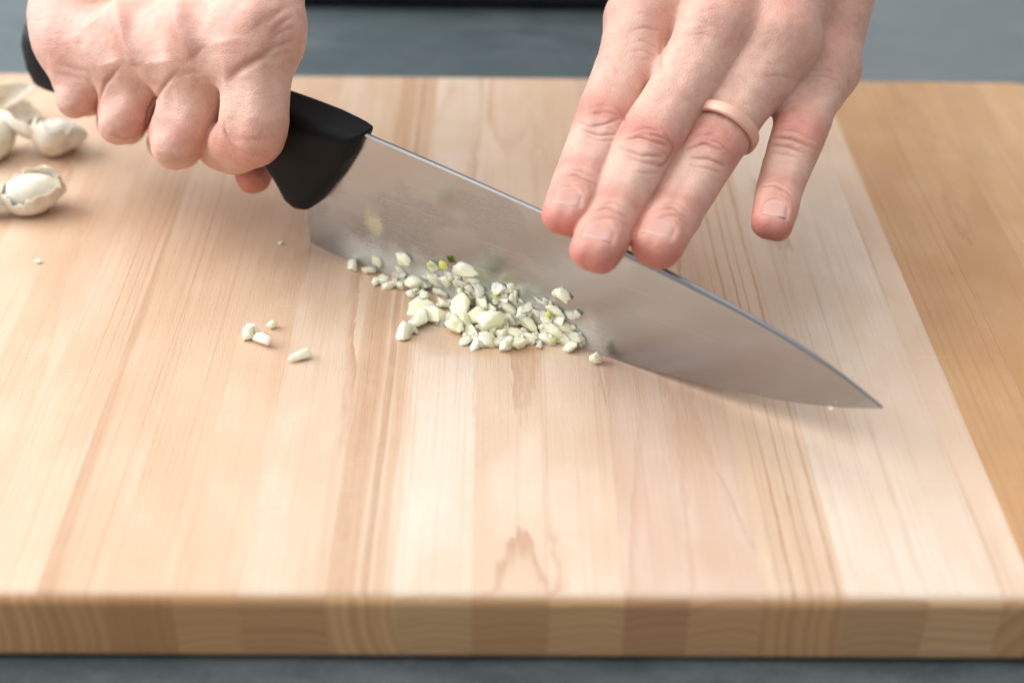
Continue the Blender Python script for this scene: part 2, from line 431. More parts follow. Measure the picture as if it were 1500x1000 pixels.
class Finger:
    def __init__(s, joints, radii, dorsal, it=2, side=None, flat=0.0):
        s.sv = None if side is None else np.asarray(side, float) / np.linalg.norm(side); s.w = flat
        radii = [r - flat * 0.8 for r in radii]
        # joints: 3D points root..tip ; radii: one per joint and per mid-bone, alternating
        J_ = [np.asarray(j, float) for j in joints]; pts = []; ri = iter(radii)
        for a, b in zip(J_[:-1], J_[1:]):
            pts.append((*a, next(ri))); pts.append((*((a + b) / 2), next(ri)))
        pts.append((*J_[-1], next(ri)))
        s.C = chaikin(pts, it); s.J = J_
        seg = np.linalg.norm(np.diff(s.C[:, :3], axis=0), axis=1); s.S = np.concatenate([[0], np.cumsum(seg)])
        s.dorsal = np.asarray(dorsal, float)
        s.lo = (s.C[:, :3] - s.C[:, 3:]).min(0) - 9 - flat; s.hi = (s.C[:, :3] + s.C[:, 3:]).max(0) + 9 + flat
        s.sj = [s.S[np.argmin(np.linalg.norm(s.C[:, :3] - j, axis=1))] for j in J_]
    def sdf(s, P):
        inside = ((P > s.lo) & (P < s.hi)).all(1)
        d = np.full(len(P), 30.0)
        if (~inside).any():
            q = P[~inside]; e = np.maximum(np.maximum(s.lo - q, q - s.hi), 0)
            d[~inside] = 8.0 + np.sqrt((e * e).sum(1))
        if inside.any(): d[inside] = poly_sdf(P[inside], s.C, s.sv, s.w)
        return d
    def local(s, P):
        """arc position, unit radial direction, axis"""
        best = np.full(len(P), 1e9); S_ = np.zeros(len(P)); R_ = np.zeros((len(P), 3)); T_ = np.zeros((len(P), 3))
        for k in range(len(s.C) - 1):
            a, b = s.C[k], s.C[k + 1]; ba = b[:3] - a[:3]; L = ba @ ba
            if L < 1e-9: continue
            t = np.clip((P - a[:3]) @ ba / L, 0, 1); q = P - a[:3] - t[:, None] * ba
            if s.sv is not None: q = q - np.clip(q @ s.sv, -s.w, s.w)[:, None] * s.sv
            dd = np.sqrt((q * q).sum(1)) - (a[3] + (b[3] - a[3]) * t)
            x = dd < best; best[x] = dd[x]; S_[x] = s.S[k] + t[x] * math.sqrt(L); R_[x] = q[x]; T_[x] = ba / math.sqrt(L)
        return S_, R_ / (np.linalg.norm(R_, axis=1, keepdims=True) + 1e-9), T_, best

class HandShape:
    def __init__(s): s.f = []; s.palm = []; s.bump = []; s.kp = 8.0; s.kf = 5.0; s.kff = 0.7; s.cuts = []; s.bony = []
    def sdf(s, P):
        P = np.asarray(P, float)
        d = None
        for a, b, ra, rb in s.palm:
            q = rcone(P, a, b, ra, rb); d = q if d is None else smin(d, q, s.kp)
        for (c, R, ax, k) in s.bump: d = smin(d, ellip(P, c, R, ax), k)
        fd = None
        for fg in s.f:
            q = fg.sdf(P); fd = q if fd is None else smin(fd, q, s.kff)
        d = smin(d, fd, s.kf)
        for (c, R, k) in s.bony: d = smin(d, ellip(P, c, R), k)
        for (a, b, r, k) in s.cuts:                      # soft valleys pressed into the surface
            q = -rcone(P, a, b, r, r); h = np.maximum(k - np.abs(d - q), 0) / k
            d = np.maximum(d, q) + h * h * k * 0.25
        return d

def trace(hs, pts, step=0.6):
    """dense 3D curve on the skin that follows a drawn polyline"""
    pts = np.asarray(pts, float); seg = np.linalg.norm(np.diff(pts, axis=0), axis=1); L = np.concatenate([[0], np.cumsum(seg)])
    n = max(8, int(L[-1] / 2.0)); q = np.linspace(0, L[-1], n)
    X = np.interp(q, L, pts[:, 0]); Y = np.interp(q, L, pts[:, 1])
    k = np.ones(5) / 5
    if n > 12: X[2:-2] = np.convolve(X, k, 'valid'); Y[2:-2] = np.convolve(Y, k, 'valid')
    D = np.array([ray(x, y) for x, y in zip(X, Y)]); t = np.full(n, 240.0)
    for _ in range(60): t = t + np.clip(hs.sdf(CAMP + D * t[:, None]), -3, 12) * 0.8
    P = CAMP + D * t[:, None]; d = np.abs(hs.sdf(P))
    return P[d < 1.0]
def curve_field(V, C, width, taper=True):
    """1 on the curve, falling off over width; fades at both ends"""
    out = np.zeros(len(V))
    if len(C) < 3: return out
    lo, hi = C.min(0) - 3 * width, C.max(0) + 3 * width
    idx = np.where(((V > lo) & (V < hi)).all(1))[0]
    if not len(idx): return out
    best = np.full(len(idx), 1e9); w = np.zeros(len(idx)); Q = V[idx]
    for k in range(len(C) - 1):
        ba = C[k + 1] - C[k]; t = np.clip((Q - C[k]) @ ba / max(ba @ ba, 1e-6), 0, 1); q = Q - C[k] - t[:, None] * ba
        d = (q * q).sum(1); x = d < best; best[x] = d[x]; w[x] = (k + t[x]) / (len(C) - 1)
    e = np.clip(np.sin(np.pi * np.clip(w, 0, 1)), 0, 1) ** 0.6 if taper else 1.0
    out[idx] = np.exp(-best / (width * width)) * e
    return out
def gauss(x, w): return np.exp(-(x / w) ** 2)
def build_hand(name, hs, detail, label, lo, hi, h=0.6):
    V, F = surface_nets(hs.sdf, np.asarray(lo, float), np.asarray(hi, float), h)
    for _ in range(1):
        n = grad(hs.sdf, V, 0.3); V = V - n * np.clip(par(hs.sdf, V), -0.4, 0.4)[:, None]
    n = grad(hs.sdf, V, 0.5)
    disp, colr = detail(V, n)
    V = V + n * disp[:, None]
    o = link_mesh(name, V, F, SKIN, None, True, origin=V.mean(0))
    a = o.data.attributes.new('skin', 'FLOAT_VECTOR', 'POINT')
    a.data.foreach_set('vector', np.clip(colr, 0, 1).astype(np.float32).ravel())
    tag(o, label, 'hand')
    return o

def crease_lines(S_, ang, offs, amp, width, wob_seed, V, wob=0.9):
    w = vnoise(V * 0.28, wob_seed) * wob + vnoise(V * 0.8, wob_seed + 3) * 0.3
    out = np.zeros(len(S_))
    for k, (o, a) in enumerate(offs):
        br = 0.55 + 0.45 * vnoise(V * 0.35 + 11.3 * k, wob_seed + 7)
        out += a * gauss(S_ - o - w - 0.35 * k * vnoise(V * 0.2, wob_seed + k), width) * br
    return out * amp

# ---- left hand of the cook (right in the picture): flat fingers on the spine of the blade
def left_hand():
    hs = HandShape(); hs.kp = 9.0; hs.kf = 6.0
    data = [  # tip, dip, pip, mcp pixel ; tip height ; bone lengths ; radii
        ('index', (830, 316), (853, 262), (884, 182), (943, 30), 51.5, (22, 25, 46), (11.0, 9.2, 9.4, 8.5, 8.1, 7.9, 6.9)),
        ('middle', (873, 368), (898, 310), (946, 215), (1052, 42), 49.0, (23, 29, 50), (11.2, 9.5, 9.7, 8.7, 8.3, 8.1, 7.2)),
        ('ring', (961, 362), (988, 313), (1040, 222), (1142, 62), 46.5, (22, 28, 46), (11.0, 9.2, 9.3, 8.4, 8.0, 7.8, 7.0)),
        ('pinky', (1131, 328), (1141, 280), (1167, 203), (1207, 100), 44.0, (20, 20, 37), (10.3, 8.5, 8.3, 7.4, 6.9, 6.7, 6.0))]
    fs = {}
    for nm, tip, dip, pip, mcp, tz, L, rad in data:
        t_ = at(*tip, tz); a = at_dist(*dip, t_, L[0]); b = at_dist(*pip, a, L[1]); c = at_dist(*mcp, b, L[2])
        ax_ = t_ - c; fs[nm] = Finger([c, b, a, t_], rad, (0, -0.25, 1), 2, np.cross(ax_, [0, -0.25, 1.0]), 1.3); hs.f.append(fs[nm])
    M = {k: v.J[0] for k, v in fs.items()}
    W = M['middle'] + np.array([42.0, 62.0, 44.0])                     # wrist
    fore = W + np.array([45.0, 120.0, 45.0])
    side = (M['pinky'] - M['index']); side /= np.linalg.norm(side)
    for nm, r0, r1, o in (('index', 12.0, 13.0, -15), ('middle', 11.8, 13.5, -6), ('ring', 11.4, 13.0, 5), ('pinky', 11.0, 12.0, 14)):
        hs.palm.append((M[nm] + np.array([0, 2.0, -1.5]), W + side * o, r0, r1))
    hs.palm.append((W - side * 9, fore - side * 10, 18.0, 24.0)); hs.palm.append((W + side * 9, fore + side * 10, 17.0, 23.0))
    names = ['index', 'middle', 'ring', 'pinky']
    for a, b, t0, z in (('index', 'middle', 0.36, 4.0), ('middle', 'ring', 0.40, 4.0), ('ring', 'pinky', 0.30, 4.0)):
        p = fs[a].J[0] * (1 - t0) + fs[a].J[1] * t0; q = fs[b].J[0] * (1 - t0) + fs[b].J[1] * t0
        hs.palm.append((p - np.array([0, 0, z]), q - np.array([0, 0, z]), 5.5, 5.5))
    # thumb tucked under the palm
    T0 = W * 0.55 + M['index'] * 0.45 + np.array([0, 0, -14.0])
    th = Finger([T0 + np.array([6, 6, 4.]), M['index'] + np.array([20, 22, -18.]), M['index'] + np.array([30, 6, -24.]), M['index'] + np.array([36, -10, -24.])],
                (13, 11.5, 10.5, 10, 9.8, 9.2, 7.5), (0, 0, -1))
    hs.f.append(th)
    knuck = []
    for nm in names:                                                    # knuckle heads over the joints
        f_ = fs[nm]; up = np.array([0, -0.15, 1.0])
        hs.bump.append((M[nm] + up * 4.5, np.array([9.0, 9.5, 8.2]), None, 5.0))
    def detail(V, n):
        disp = np.zeros(len(V)); red = np.zeros(len(V)); cre = np.zeros(len(V)); pale = np.zeros(len(V))
        for k, nm in enumerate(names):
            f_ = fs[nm]; m_ = ((V > f_.lo) & (V < f_.hi)).all(1); idx = np.where(m_)[0]
            S_, R_, T_, dd = f_.local(V[idx])
            near = np.clip(1 - np.abs(dd) / 2.5, 0, 1)
            D = f_.dorsal - (T_ @ f_.dorsal)[:, None] * T_; D /= np.linalg.norm(D, axis=1, keepdims=True)
            dors = (R_ * D).sum(1); top = np.clip((dors - 0.15) / 0.5, 0, 1) * near
            s1, s2, s3 = f_.sj[1], f_.sj[2], f_.sj[3]
            Vi = V[idx]
            # PIP: oval pad of loose skin with stacked wrinkles, arched toward the tip
            arch = (1 - dors) * 5.0
            pad = gauss(S_ - s1, 6.0) * top
            disp[idx] += 0.55 * pad
            c1 = crease_lines(S_ + arch * np.sign(S_ - s1), dors, [(s1 - 5.2, .6), (s1 - 3.0, .8), (s1 - 1.0, 1), (s1 + 0.9, 1), (s1 + 2.9, .85), (s1 + 4.8, .7), (s1 + 7.0, .45), (s1 - 7.5, .4)], 1.0, 0.62, 5 + k, Vi) * top
            c1 = np.clip(c1, 0, 1.1)
            c2 = crease_lines(S_ - arch * 0.3, dors, [(s2 - 2.6, .7), (s2 - 0.6, 1.0), (s2 + 1.2, .8), (s2 + 3.0, .4)], 1.0, 0.55, 25 + k, Vi, 0.5) * top
            c2 = np.clip(c2, 0, 1.0)
            disp[idx] -= 0.24 * c1 + 0.16 * c2
            tiny = crease_lines(S_, dors, [(s1 - 13 + 2.1 * q, .5) for q in range(3)] + [(s1 + 9 + 2.3 * q, .4) for q in range(3)], 1, .4, 60 + k, Vi) * top
            disp[idx] -= 0.10 * np.clip(tiny, 0, 1)
            cre[idx] = np.maximum(cre[idx], np.clip(0.28 * c1 + 0.25 * c2 + .1 * tiny, 0, 1))
            red[idx] = np.maximum(red[idx], near * (0.75 * gauss(S_ - s1, 7) * np.clip(dors + .3, 0, 1) + 0.45 * gauss(S_ - s2, 5) * np.clip(dors + .3, 0, 1)))
            tipz = np.clip((S_ - (s3 - 9)) / 12.0, 0, 1)
            red[idx] = np.maximum(red[idx], near * np.clip(0.40 * np.clip((S_ - s2) / 10, 0, 1) + 0.95 * tipz * np.clip(1.0 - dors, 0, 1), 0, 1))
            pale[idx] = np.maximum(pale[idx], 0.35 * near * gauss(S_ - (s1 + s2) / 2, 6) * np.clip(dors, 0, 1))
            # nail bed: sunk a little so that the skin folds round the plate
            c, t_, b_, D0 = nails[nm]['frame']
            q = Vi - c; u = q @ b_ / nails[nm]['w']; v = q @ t_
            ins = np.clip((1.0 - np.abs(u)) * 6, 0, 1) * np.clip((v + 5.4 - 4.2 * np.abs(u) ** 2.2) * 1.2, 0, 1) * np.clip((3.9 - v) * 2.0, 0, 1) * (q @ D0 > 0)
            disp[idx] -= 0.42 * ins
            rim = gauss(np.abs(u) - 1.12, 0.16) * (v > -6) * (v < 3.5) + gauss(v + 6.0, 1.0) * (np.abs(u) < 1.05)
            disp[idx] += 0.22 * rim * (q @ D0 > 0)
        Z = lambda pl: [(760 + 0.42 * x, 0.42 * y) for x, y in pl]
        for pl, dep in [([(205, 418), (250, 440), (300, 432), (365, 412)], .9), ([(212, 445), (275, 468), (345, 470)], 1), ([(245, 400), (300, 392), (352, 405)], .8), ([(335, 372), (376, 425), (352, 485)], .7), ([(225, 470), (290, 490), (350, 492)], .5), ([(230, 385), (290, 368), (345, 375)], .4),
                 ([(360, 492), (420, 478), (480, 498), (525, 512)], 1), ([(350, 512), (430, 542), (505, 545)], .9), ([(420, 465), (490, 478), (528, 498)], .8), ([(500, 455), (540, 520), (505, 580), (435, 572)], .8), ([(375, 470), (440, 448), (505, 462)], .6), ([(370, 540), (430, 566), (490, 570)], .6), ([(380, 590), (440, 605), (500, 600)], .4),
                 ([(580, 522), (650, 500), (715, 530)], 1), ([(590, 548), (660, 550), (725, 582)], 1), ([(635, 480), (700, 500), (740, 540)], .8), ([(590, 575), (650, 582), (710, 605)], .6), ([(610, 480), (670, 470), (730, 505)], .5),
                 ([(890, 480), (950, 484), (1010, 512)], 1), ([(880, 506), (940, 510), (1000, 538)], .9), ([(910, 455), (970, 458), (1015, 490)], .7), ([(880, 530), (935, 538), (985, 555)], .5),
                 ([(150, 612), (200, 610), (240, 630), (275, 650)], 1.1), ([(165, 595), (215, 592), (270, 618)], .5), ([(170, 630), (215, 632), (255, 655)], .4),
                 ([(250, 738), (310, 720), (385, 762)], .9), ([(262, 762), (330, 755), (380, 788)], .7), ([(270, 718), (330, 702), (385, 735)], .5),
                 ([(480, 732), (540, 724), (598, 768)], .9), ([(492, 757), (555, 750), (595, 790)], .7), ([(500, 712), (550, 706), (600, 740)], .5),
                 ([(838, 652), (890, 645), (930, 664), (958, 692)], 1.1), ([(850, 635), (900, 628), (950, 655)], .4),
                 ([(500, 140), (494, 190), (492, 262)], .6), ([(850, 270), (910, 262), (990, 285)], .3), ([(1000, 270), (1060, 262), (1120, 285)], .4), ([(1010, 250), (1070, 240), (1130, 262)], .3),
                 ([(380, 150), (430, 140), (480, 165)], .35), ([(375, 185), (430, 172), (485, 200)], .35), ([(390, 110), (440, 96), (500, 112)], .35), ([(560, 90), (620, 72), (690, 95)], .3), ([(570, 130), (640, 118), (700, 135)], .3), ([(420, 210), (450, 205), (490, 225)], .3)]:
            cf = curve_field(V, trace(hs, Z(pl)), 0.55)
            disp -= 0.55 * dep * cf; cre = np.maximum(cre, 0.85 * dep * cf)
        for pl, amp, wd in [([(520, 180), (620, 60), (650, 0)], 0.8, 4.5), ([(760, 260), (830, 150), (900, 40)], 0.6, 4.5), ([(380, 120), (440, 40), (460, 0)], 0.6, 4.5), ([(980, 230), (1060, 130), (1090, 30)], .5, 4.5)]:
            disp += amp * curve_field(V, trace(hs, Z(pl)), wd)
        for nm in names:
            g_ = np.exp(-(((V - M[nm] - np.array([0, 0, 10.])) / np.array([9, 10, 9.])) ** 2).sum(1))
            red = np.maximum(red, 0.45 * g_)
        # fine furrows of the back of the hand, running across it
        bk = (n[:, 2] > 0.1).astype(float)
        fl = vnoise(np.stack([V @ side * 0.10, (V @ np.cross(side, [0, 0, 1])) * 0.9, V[:, 2] * 0.3], 1), 91)
        fl2 = vnoise(np.stack([V @ side * 0.22, (V @ np.cross(side, [0, 0, 1])) * 1.3, V[:, 2] * 0.5], 1), 95)
        wr = np.clip(fl - 0.25, 0, 1) + 0.6 * np.clip(fl2 - 0.3, 0, 1)
        disp -= 0.16 * wr * bk
        cre = np.maximum(cre, 0.12 * wr * bk)
        disp += 0.25 * vnoise(V * 0.16, 3) + 0.10 * vnoise(V * 0.4, 8)
        return disp, np.stack([red, cre, pale], 1)
    nails = {}
    for nm in names:
        f_ = fs[nm]; t_ = f_.J[3] - f_.J[2]; t_ /= np.linalg.norm(t_)
        D = np.array([0, -0.25, 1.0]) + (np.array([-0.12, 0, 0]) if nm == 'index' else 0); D = D - (D @ t_) * t_; D /= np.linalg.norm(D)
        b_ = np.cross(t_, D); r = f_.C[-1, 3] + 1.2
        nails[nm] = dict(frame=(f_.J[3] - t_ * 1.2, t_, b_, D), w=r * 0.68)
    ext = np.array([M[k] for k in names] + [W, fore] + [f_.J[3] for f_ in hs.f])
    lo = ext.min(0) - 34; hi = ext.max(0) + 34
    lo = np.minimum(lo, ext.min(0) - 14); hi[1] = W[1] + 95; hi[0] = W[0] + 62
    o = build_hand('hand', hs, detail, 'flat hand with copper ring, fingers pressing on the top of the knife blade', lo, hi, 0.52)
    # nails
    for nm in names:
        c, t_, b_, D = nails[nm]['frame']; w = nails[nm]['w']
        nu, nv = 17, 19; P = []; E_ = []
        for j in range(nv):
            v = j / (nv - 1)
            for i in range(nu):
                u = -1 + 2 * i / (nu - 1)
                prox = -5.4 + 4.2 * abs(u) ** 2.2                     # rounded cuticle side
                dist = 3.6 - 0.9 * u * u
                P.append(c + b_ * (u * w) + t_ * (prox + (dist - prox) * v) + D * 11.0); E_.append((v, u, 0))
        P = np.array(P)
        for _ in range(40): P = P - D * np.clip(hs.sdf(P), -2, 3)[:, None] * 0.8
        uu = np.array([e[1] for e in E_]); vv = np.array([e[0] for e in E_])
        lift = -0.30 - 0.5 * np.clip((np.abs(uu) - 0.72) / 0.28, 0, 1) ** 2 - 0.3 * np.clip((0.10 - vv) / 0.10, 0, 1) + 0.22 * np.clip((vv - 0.75) / 0.25, 0, 1)
        P = P + D * lift[:, None]
        Fq = [(j * nu + i, j * nu + i + 1, (j + 1) * nu + i + 1, (j + 1) * nu + i) for j in range(nv - 1) for i in range(nu - 1)]
        nl = link_mesh('nail', P, Fq, NAIL, None, True, origin=c)
        a = nl.data.attributes.new('tip', 'FLOAT_VECTOR', 'POINT'); a.data.foreach_set('vector', np.array([(e[0], abs(e[1]), 0) for e in E_], np.float32).ravel())
        sm = nl.modifiers.new('plate', 'SOLIDIFY'); sm.thickness = 0.3 * MM; sm.offset = -1
        nl.parent = o; nl.location = nl.location - o.location
    return hs, fs, o
LH, LF, left_obj = left_hand()

# ---- ring on the ring finger
def ring_band():
    f_ = LF['ring']; a, b = f_.J[1], f_.J[0]; ax = (b - a) / np.linalg.norm(b - a)
    c = a + ax * 9.6; e1 = np.cross(ax, [0, 0, 1.0]); e1 /= np.linalg.norm(e1); e2 = np.cross(e1, ax)
    R = 9.55; prof = []
    for k in range(16):
        th = 2 * math.pi * k / 16; cx, sx = math.cos(th), math.sin(th)
        prof.append((1.95 * math.copysign(abs(cx) ** 0.6, cx), 0.95 * math.copysign(abs(sx) ** 0.7, sx)))
    V, F = [], []; n = 64
    for i in range(n):
        th = 2 * math.pi * i / n; rd = e1 * math.cos(th) + e2 * math.sin(th)
        for (u, w) in prof: V.append(c + rd * (R + 0.75 + w) + ax * u)
    for i in range(n):
        for k in range(16):
            F.append((i * 16 + k, ((i + 1) % n) * 16 + k, ((i + 1) % n) * 16 + (k + 1) % 16, i * 16 + (k + 1) % 16))
    t = NT('copper_band'); p = t.mapping(t.obj(), (1000, 1000, 1000)); nz = t.noise(p, 3, 3)
    mt = t.set(Base_Color=(0.78, 0.46, 0.34), Metallic=0.2, Roughness=t.ramp(nz, 0.3, 0.7, 0.46, 0.56), Normal=t.bump(nz, 0.05, 0.0002))
    o = link_mesh('ring', V, F, mt, None, True, origin=c)
    tag(o, 'thin matte pale copper band worn on the ring finger of the flat hand', 'ring')
ring_band()

# ---- right hand of the cook (left in the picture): fist round the handle
def right_hand():
    hs = HandShape(); hs.kp = 9.0; hs.kf = 6.0; hs.kff = 0.7
    up = np.array([0, 0, 1.0])
    fs = {}
    def P_(px, py, off): return on_knife(px, py, off)
    I0, I1 = P_(380, 46, -9), P_(371, 198, -24)
    I2 = P_(333, 222, -15); I3 = P_(322, 222, 4)
    fs['index'] = Finger([I0, I1, I2, I3], (11.8, 10.6, 11.2, 10.0, 9.6, 9.0, 8.0), (0, -1, 0), 2, KD, 3.0)
    M0, M1 = P_(308, 66, -9), P_(263, 199, -25)
    M2 = P_(254, 216, -3); M3 = M2 + KN * 14 + up * 8
    fs['middle'] = Finger([M0, M1, M2, M3], (12.0, 10.4, 10.0, 9.8, 9.5, 9.0, 8.0), (0, -1, 0), 2, KD, 3.0)
    R0, R1 = P_(216, 74, -11), P_(181, 168, -25)
    R2 = P_(176, 186, -4); R3 = R2 + KN * 14 + up * 8
    fs['ring'] = Finger([R0, R1, R2, R3], (11.2, 9.5, 8.9, 8.8, 8.8, 8.5, 7.6), (0, -1, 0), 2, KD, 3.0)
    Q0, Q1 = P_(122, 78, -15), P_(116, 134, -25)
    Q2 = P_(119, 147, -6); Q3 = Q2 + KN * 12 + up * 6
    fs['pinky'] = Finger([Q0, Q1, Q2, Q3], (10.4, 8.8, 8.2, 8.0, 7.8, 7.5, 6.8), (0, -1, 0), 2, KD, 3.0)
    for k in ('index', 'middle', 'ring', 'pinky'): hs.f.append(fs[k])
    # thumb: lies along the far side, its tip showing under the index finger
    Tt = P_(371, 258, -2)
    T0 = K(-66, 38, 66); T1 = K(-50, 27, 46); T2 = K(-32, 14, 28)
    th = Finger([T0, T1, T2, Tt], (14, 12, 11, 10, 9, 7.5, 6.2), (0, 1, 0)); hs.f.append(th)
    W = K(-75, 62, 118); fore = W + np.array([-20.0, 120.0, 60.0])
    side = (Q0 - I0) / np.linalg.norm(Q0 - I0)
    for nm, r0, r1, o in (('index', 12.0, 14, -17), ('middle', 13.0, 15, -6), ('ring', 12.6, 15, 6), ('pinky', 11.6, 14, 16)):
        hs.palm.append((fs[nm].J[0] + KN * 2, W + side * o, r0, r1))
    hs.palm.append((W - side * 9, fore - side * 10, 19, 25)); hs.palm.append((W + side * 9, fore + side * 10, 18, 24))
    hs.palm.append((T0, W - side * 10, 13, 15))
    names = ['index', 'middle', 'ring', 'pinky']
    for a, b, r_ in (('index', 'middle', 11.8), ('middle', 'ring', 12.0), ('ring', 'pinky', 11.2)):
        p, q = fs[a].J[0], fs[b].J[0]
        hs.palm.append((p, q, r_, r_))
    for (px, py, off, r_) in ((350, 78, -13, 8.5), (262, 86, -16, 8.5), (172, 86, -18, 8.0), (262, 60, -12, 9.5), (170, 60, -14, 9.0), (106, 58, -15, 9.5), (104, 28, -11, 10.5), (108, 0, -4, 11.5)):
        c_ = P_(px, py, off); hs.palm.append((c_ - side * 3, c_ + side * 3, r_, r_))
    cdir = -KN * 0.75 + up * 0.65
    for nm, rr in (('middle', 7.4), ('ring', 6.6), ('pinky', 5.8)):
        hs.bony.append((fs[nm].J[1] + (-KN * 0.6 - up * 0.62 - KD * 0.05) * 4.6, np.array([rr, rr, rr]), 3.5))
    for nm, rr in (('middle', 9.0), ('ring', 8.4), ('pinky', 8.0)):
        hs.bump.append((fs[nm].J[0] + cdir * 4.6, np.array([rr, rr, rr]), None, 7.0))
    def detail(V, n):
        disp = np.zeros(len(V)); red = np.zeros(len(V)); cre = np.zeros(len(V)); pale = np.zeros(len(V))
        for k, nm in enumerate(names):
            f_ = fs[nm]; m_ = ((V > f_.lo) & (V < f_.hi)).all(1); idx = np.where(m_)[0]
            S_, R_, T_, dd = f_.local(V[idx]); near = np.clip(1 - np.abs(dd) / 2.5, 0, 1)
            s1 = f_.sj[1]; Vi = V[idx]
            out = np.clip((R_ @ (-KN * 0.8 - up * 0.3)) * 1.5, 0, 1) * near
            c1 = np.clip(crease_lines(S_, out, [(s1 - 1, .7), (s1 + 2, 1), (s1 + 4.2, 1), (s1 + 6.5, .8)], 1, 0.55, 130 + k, Vi), 0, 1) * out
            disp[idx] -= 0.28 * c1
            cre[idx] = np.maximum(cre[idx], 0.35 * c1)
            red[idx] = np.maximum(red[idx], near * np.clip(0.55 * gauss(S_ - s1 - 3, 8), 0, 1))
            pale[idx] = np.maximum(pale[idx], 0.25 * near * gauss(S_ - s1 * 0.6, 8))
        x = np.linalg.norm(V - Tt, axis=1); red = np.maximum(red, np.clip(1.3 - x / 16, 0, 1))
        for nm in names:
            g_ = np.exp(-(((V - fs[nm].J[0] - cdir * 12) / 10.0) ** 2).sum(1)); red = np.maximum(red, 0.42 * g_)
        for pl, dep, wd in [([(408, 62), (385, 82), (350, 102), (330, 122)], 2.0, 1.3), ([(432, 22), (415, 32), (395, 52)], .8, .8), ([(432, 40), (412, 46), (392, 62)], .7, .7), ([(434, 58), (415, 64), (395, 76)], .7, .7), ([(425, 8), (408, 18), (390, 36)], .6, .8), ([(434, 74), (412, 78), (388, 92)], .4, .7),
                 ([(176, 98), (165, 110), (153, 122), (147, 140), (143, 158)], 1.3, .75), ([(266, 100), (252, 112), (233, 134), (220, 160), (212, 190)], 1.3, .75), ([(82, 92), (105, 100), (132, 106)], .5, .9), ([(78, 106), (100, 112), (120, 116)], .4, .8), ([(300, 104), (270, 108), (248, 118)], .4, .8),
                 ([(327, 176), (330, 196), (338, 212), (350, 222)], .8, .8), ([(345, 218), (368, 228), (398, 226)], .4, .6), ([(340, 205), (370, 205), (408, 198)], .35, .6), ([(228, 225), (258, 234), (292, 226)], .5, .6), ([(232, 233), (258, 239), (288, 233)], .4, .5), ([(158, 196), (180, 204), (202, 198)], .5, .6), ([(104, 162), (122, 168), (138, 166)], .4, .6)]:
            cf = curve_field(V, trace(hs, pl), wd); disp -= 0.6 * dep * cf; cre = np.maximum(cre, 0.6 * min(dep, 1.0) * cf)
        for pl, amp, wd in [([(168, 0), (180, 40), (200, 96)], 3.0, 3.4), ([(258, 0), (266, 40), (288, 78)], 3.2, 3.8), ([(120, 10), (112, 50), (104, 76)], 1.0, 4.0), ([(360, 0), (385, 30)], .8, 6.0), ([(214, 20), (226, 70), (232, 90)], -2.4, 4.4), ([(140, 30), (148, 64), (160, 92)], -1.8, 4.0), ([(318, 10), (325, 60)], -1.0, 6.0)]:
            disp += amp * curve_field(V, trace(hs, pl), wd)
        fwd = np.cross(side, -KN)
        fl = vnoise(np.stack([V @ side * 0.10, V @ fwd * 0.9, V @ KN * 0.5], 1), 191)
        fl2 = vnoise(np.stack([V @ side * 0.25, V @ fwd * 1.4, V @ KN * 0.7], 1), 195)
        wr = np.clip(fl - 0.25, 0, 1) + 0.6 * np.clip(fl2 - 0.3, 0, 1)
        disp -= 0.14 * wr; cre = np.maximum(cre, 0.10 * wr)
        disp += 0.3 * vnoise(V * 0.15, 13) + 0.12 * vnoise(V * 0.4, 18)
        return disp, np.stack([red, cre, pale], 1)
    ext = np.array([j for f_ in hs.f for j in f_.J] + [W])
    lo = ext.min(0) - 18; hi = ext.max(0) + 24; hi[1] = W[1] + 90; hi[2] = W[2] + 62; lo[0] -= 12
    o = build_hand('hand', hs, detail, 'clenched fist gripping the black knife handle', lo, hi)
    return hs, fs, o
RH, RF, right_obj = right_hand()

